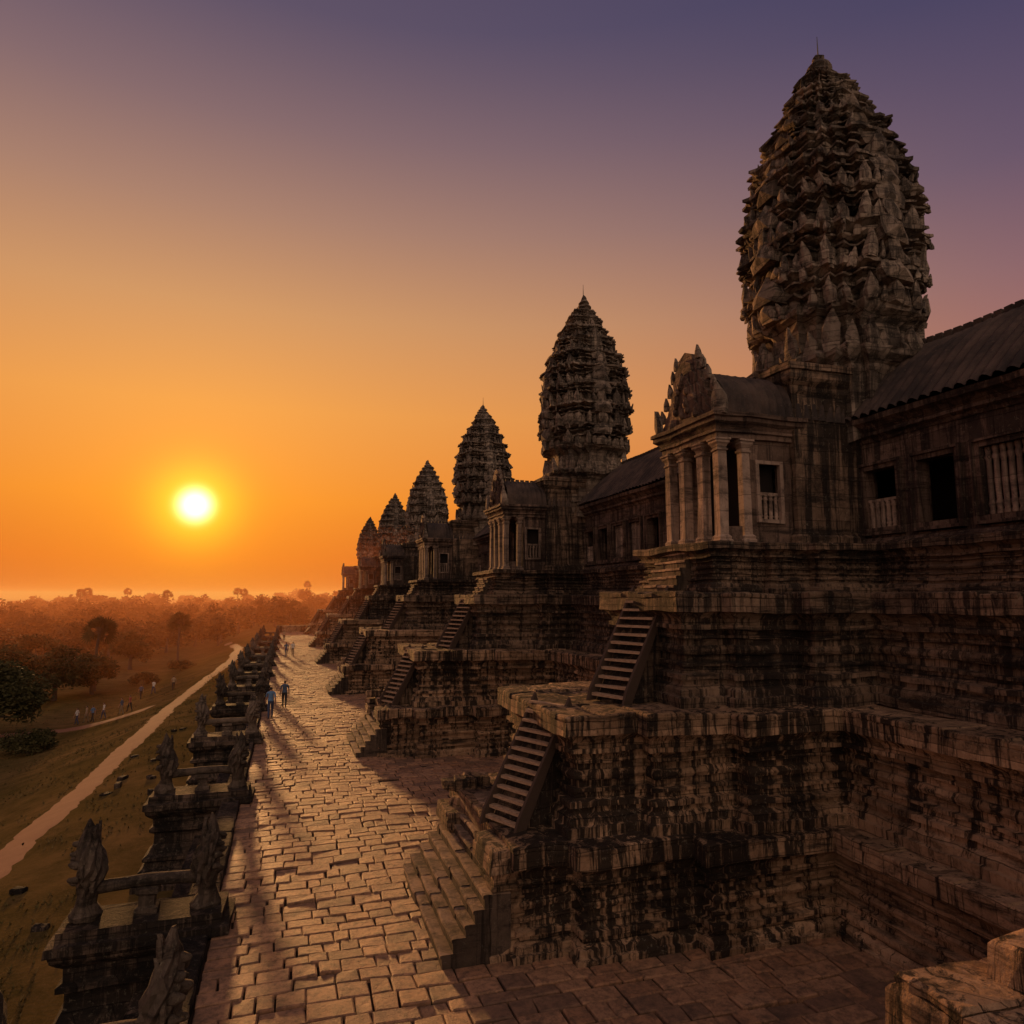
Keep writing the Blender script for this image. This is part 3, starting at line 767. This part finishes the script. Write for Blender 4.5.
for (ya, yb, xa, xb, n, hh) in [(158,185,-90,-26,34,7.0),(190,225,-140,-14,56,8.0),(235,290,-200,6,76,9.2),(300,380,-300,14,90,10.8),(400,520,-420,30,100,12.6),(560,760,-600,60,105,14.5)]:
    for i in range(n):
        y_ = U(ya, yb); x = xa+(xb-xa)*(i+U(0,1))/n; h = hh*U(.6,1.15)
        blobtree(x, y_, h, h*U(1.1,1.7), 13, .32*ya/110)
dt.build('distant_trees', [M_leaf2, M_bark])
dp = MB()
for (px, d) in [(88,370),(82,385),(128,450),(168,360),(238,400),(244,420),(306,440)]:
    X = (px-288)/700*d*.953; palm(dp, X, (d-.302*X)/.953, U(14,16)+(d-330)*.01, 3.2, 34)
dp.build('distant_palms', [M_leaf2, M_bark])

# ------------------------------------------------------------ people
def person_mesh(name, stride=.25, arm=.25, shirt=0, trous=0, height=1.7):
    V = []; E = []; Rr = []
    def v(p, r, par=None):
        V.append(p); Rr.append(r)
        if par is not None: E.append((par, len(V)-1))
        return len(V)-1
    pel = v((0,0,.95), (.15,.11)); sp = v((0,.01,1.10), (.13,.095), pel); ch = v((0,0,1.28), (.165,.11), sp)
    up = v((0,-.01,1.40), (.12,.085), ch); nk = v((0,0,1.48), (.055,.055), up); hd = v((0,.015,1.58), (.075,.09), nk); v((0,.01,1.68), (.06,.075), hd)
    for s_ in (-1, 1):
        sw = s_*stride
        hip = v((s_*.09,0,.90), (.10,.10), pel); kn = v((s_*.10,sw*.55+.03,.50), (.065,.065), hip)
        an = v((s_*.10,sw-.02,.09), (.042,.045), kn); v((s_*.11,sw+.13,.035), (.042,.03), an)
        sh = v((s_*.19,0,1.38), (.06,.06), up); el = v((s_*.24,-sw*arm*2,1.10), (.043,.043), sh)
        wr = v((s_*.25,-sw*arm*2.8+.06,.87), (.028,.03), el); pm = v((s_*.25,-sw*arm*3+.08,.80), (.02,.038), wr)
        for k, (dy, L) in enumerate([(-.033,.07),(-.011,.085),(.011,.09),(.033,.08)]):
            f = v((s_*.25,-sw*arm*3+.08+dy,.755), (.010,.010), pm); v((s_*.235,-sw*arm*3+.085+dy,.755-L*.7), (.008,.008), f)
        th = v((s_*.235,-sw*arm*3+.125,.80), (.010,.010), pm); v((s_*.23,-sw*arm*3+.14,.76), (.009,.009), th)
    me = bpy.data.meshes.new(name); me.from_pydata(V, E, []); ob = bpy.data.objects.new(name, me); scene.collection.objects.link(ob)
    md = ob.modifiers.new('s', 'SKIN'); ss = ob.modifiers.new('u', 'SUBSURF'); ss.levels = 1; ss.render_levels = 1
    for i, r in enumerate(Rr):
        me.skin_vertices[0].data[i].radius = r; me.skin_vertices[0].data[i].use_root = (i == 0)
    dg = bpy.context.evaluated_depsgraph_get(); m2 = bpy.data.meshes.new_from_object(ob.evaluated_get(dg))
    bpy.data.objects.remove(ob)
    bm = bmesh.new(); bm.from_mesh(m2)
    for f in bm.faces:
        c = f.calc_center_median(); f.smooth = True; ax = abs(c.x)
        if c.z > 1.49: f.material_index = 3 if (c.z > 1.66 or (c.y < .0 and c.z > 1.53)) else 0
        elif c.z > 1.46: f.material_index = 0
        elif ax > .17 and c.z < 1.15: f.material_index = 0
        elif c.z > .93: f.material_index = 1
        elif c.z > .09: f.material_index = 2
        else: f.material_index = 4
    def lump(c, r, mi):
        rr = bmesh.ops.create_uvsphere(bm, u_segments=8, v_segments=6, radius=1)
        for vv in rr['verts']: vv.co = Vector((c[0]+vv.co.x*r[0], c[1]+vv.co.y*r[1], c[2]+vv.co.z*r[2]))
        for vv in rr['verts']:
            for f in vv.link_faces: f.material_index = mi; f.smooth = True
    lump((0,.115,1.585), (.013,.02,.022), 0)
    for s_ in (-1, 1): lump((s_*.082,.01,1.59), (.012,.02,.03), 0); lump((s_*.03,.098,1.61), (.012,.008,.008), 3)
    lump((0,.1,1.545), (.024,.01,.008), 0)
    bm.to_mesh(m2); bm.free()
    for mm in (M_skin, SH[shirt], TR[trous], M_hair, M_shoe): m2.materials.append(mm)
    return m2
def put(x, y, z, rot, stride, shirt, trous, h):
    me = person_mesh('person', stride, .25, shirt, trous)
    ob = bpy.data.objects.new('person', me); scene.collection.objects.link(ob)
    s_ = h/1.73; ob.scale = (s_, s_, s_); ob.location = (x, y, z); ob.rotation_euler = (0,0,rot)
put(-.75, 44.0, .0, .05, .22, 0, 0, 1.85); put(-.0, 48.0, .0, -.1, -.2, 1, 2, 1.75)
put(.0, 88, .0, .1, .2, 1, 0, 1.75); put(.75, 89, .0, -.1, -.2, 2, 1, 1.7); put(-.4, 120, 0, 0, .2, 4, 2, 1.7)
for (x, y, r, s_, a, b) in [(-20,83,1.4,.2,2,0),(-19.3,83.6,1.5,-.2,4,1),(-18.6,83,1.2,.2,0,2),(-17.7,83.4,1.6,-.2,2,0),(-16,83,1.5,.22,1,1),(-15.3,83.3,1.3,-.2,3,2),(-16.7,97,.6,.2,1,2),(-15.5,98,-.5,.2,2,0),(-12.6,93,.3,.2,4,2)]:
    put(x, y, TZ(x, y)+.03, r, s_, a, b, 1.72)

# ------------------------------------------------------------ haze (real volume lying over the plain)
hz = MB(); hz.box(-900, 300, 75, 1300, -8, 15); ho = hz.build('haze', [])
hm = bpy.data.materials.new('evening_haze'); hm.use_nodes = True; t = hm.node_tree; t.nodes.clear()
o = t.nodes.new('ShaderNodeOutputMaterial'); vsn = t.nodes.new('ShaderNodeVolumeScatter')
vsn.inputs['Color'].default_value = (.60, .215, .085, 1); vsn.inputs['Density'].default_value = .0029; vsn.inputs['Anisotropy'].default_value = .25
t.links.new(vsn.outputs[0], o.inputs['Volume']); ho.data.materials.append(hm)

# ------------------------------------------------------------ sky + sun
w = bpy.data.worlds.new('World'); scene.world = w; w.use_nodes = True; t = w.node_tree; t.nodes.clear()
class W(NT):
    def __init__(s): s.t = t
k = W()
out = k.n('ShaderNodeOutputWorld'); bg = k.n('ShaderNodeBackground'); k.l(bg.outputs[0], out.inputs[0])
tc = k.n('ShaderNodeTexCoord'); nv = k.n('ShaderNodeVectorMath', operation='NORMALIZE'); k.l(tc.outputs['Generated'], nv.inputs[0])
sp = k.n('ShaderNodeSeparateXYZ'); k.l(nv.outputs[0], sp.inputs[0]); Z = sp.outputs[2]
dt_ = k.n('ShaderNodeVectorMath', operation='DOT_PRODUCT'); k.l(nv.outputs[0], dt_.inputs[0]); dt_.inputs[1].default_value = SUN_DIR
D = k.math('MINIMUM', dt_.outputs['Value'], .999999)
gam = k.math('MULTIPLY', k.math('ARCCOSINE', D), 57.2958)
A = k.ramp(Z, [(0,(.54,.10,.02)),(.05,(.70,.15,.02)),(.13,(.80,.24,.03)),(.25,(.76,.30,.075)),(.37,(.57,.28,.13)),(.475,(.37,.205,.155)),(.565,(.225,.14,.155)),(.66,(.11,.085,.14)),(1,(.03,.03,.09))])
B = k.ramp(Z, [(0,(.42,.11,.06)),(.12,(.45,.15,.09)),(.25,(.37,.155,.13)),(.37,(.23,.12,.15)),(.475,(.125,.085,.145)),(.62,(.058,.052,.12)),(1,(.02,.022,.08))])
mr = k.n('ShaderNodeMapRange', interpolation_type='SMOOTHSTEP'); k.l(D, mr.inputs[0]); mr.inputs[1].default_value = .35; mr.inputs[2].default_value = 1.0
c = k.mix(mr.outputs[0], B, A)
mr_fill = k.n('ShaderNodeMapRange', interpolation_type='SMOOTHSTEP'); k.l(D, mr_fill.inputs[0]); mr_fill.inputs[1].default_value = .25; mr_fill.inputs[2].default_value = -.65
c = k.mix(mr_fill.outputs[0], c, (.78, .56, .43))  # warm fill added to the sky behind the camera to brighten the temple faces
def glow(sig, p, col, c):
    g_ = k.math('EXPONENT', k.math('MULTIPLY', k.math('POWER', k.math('DIVIDE', gam, sig), p), -1))
    gl = k.mix(g_, (0,0,0), col); return k.mix(1.0, c, gl, 'ADD')
c = glow(11, 1, (.40,.18,.0), c); c = glow(2.7, 2, (.7,.46,.015), c); c = glow(1.05, 2.6, (3,2.7,1.4), c)
k.l(c, bg.inputs[0]); bg.inputs[1].default_value = 1.0
sl = bpy.data.lights.new('sun', 'SUN'); sl.energy = 5.0; sl.angle = math.radians(3.5); sl.color = (1, .45, .15)
so = bpy.data.objects.new('sun', sl); scene.collection.objects.link(so)
so.rotation_euler = (-SUN_DIR).to_track_quat('-Z', 'Y').to_euler(); so.location = (-20, 60, 40)

# ------------------------------------------------------------ camera
cd = bpy.data.cameras.new('camera'); co = bpy.data.objects.new('camera', cd); scene.collection.objects.link(co)
cd.lens = 24.61; cd.sensor_width = 36; cd.clip_start = .1; cd.clip_end = 8000
co.location = (0, 0, 7); co.rotation_euler = (math.radians(90+6.92), 0, math.radians(-17.6))
scene.camera = co
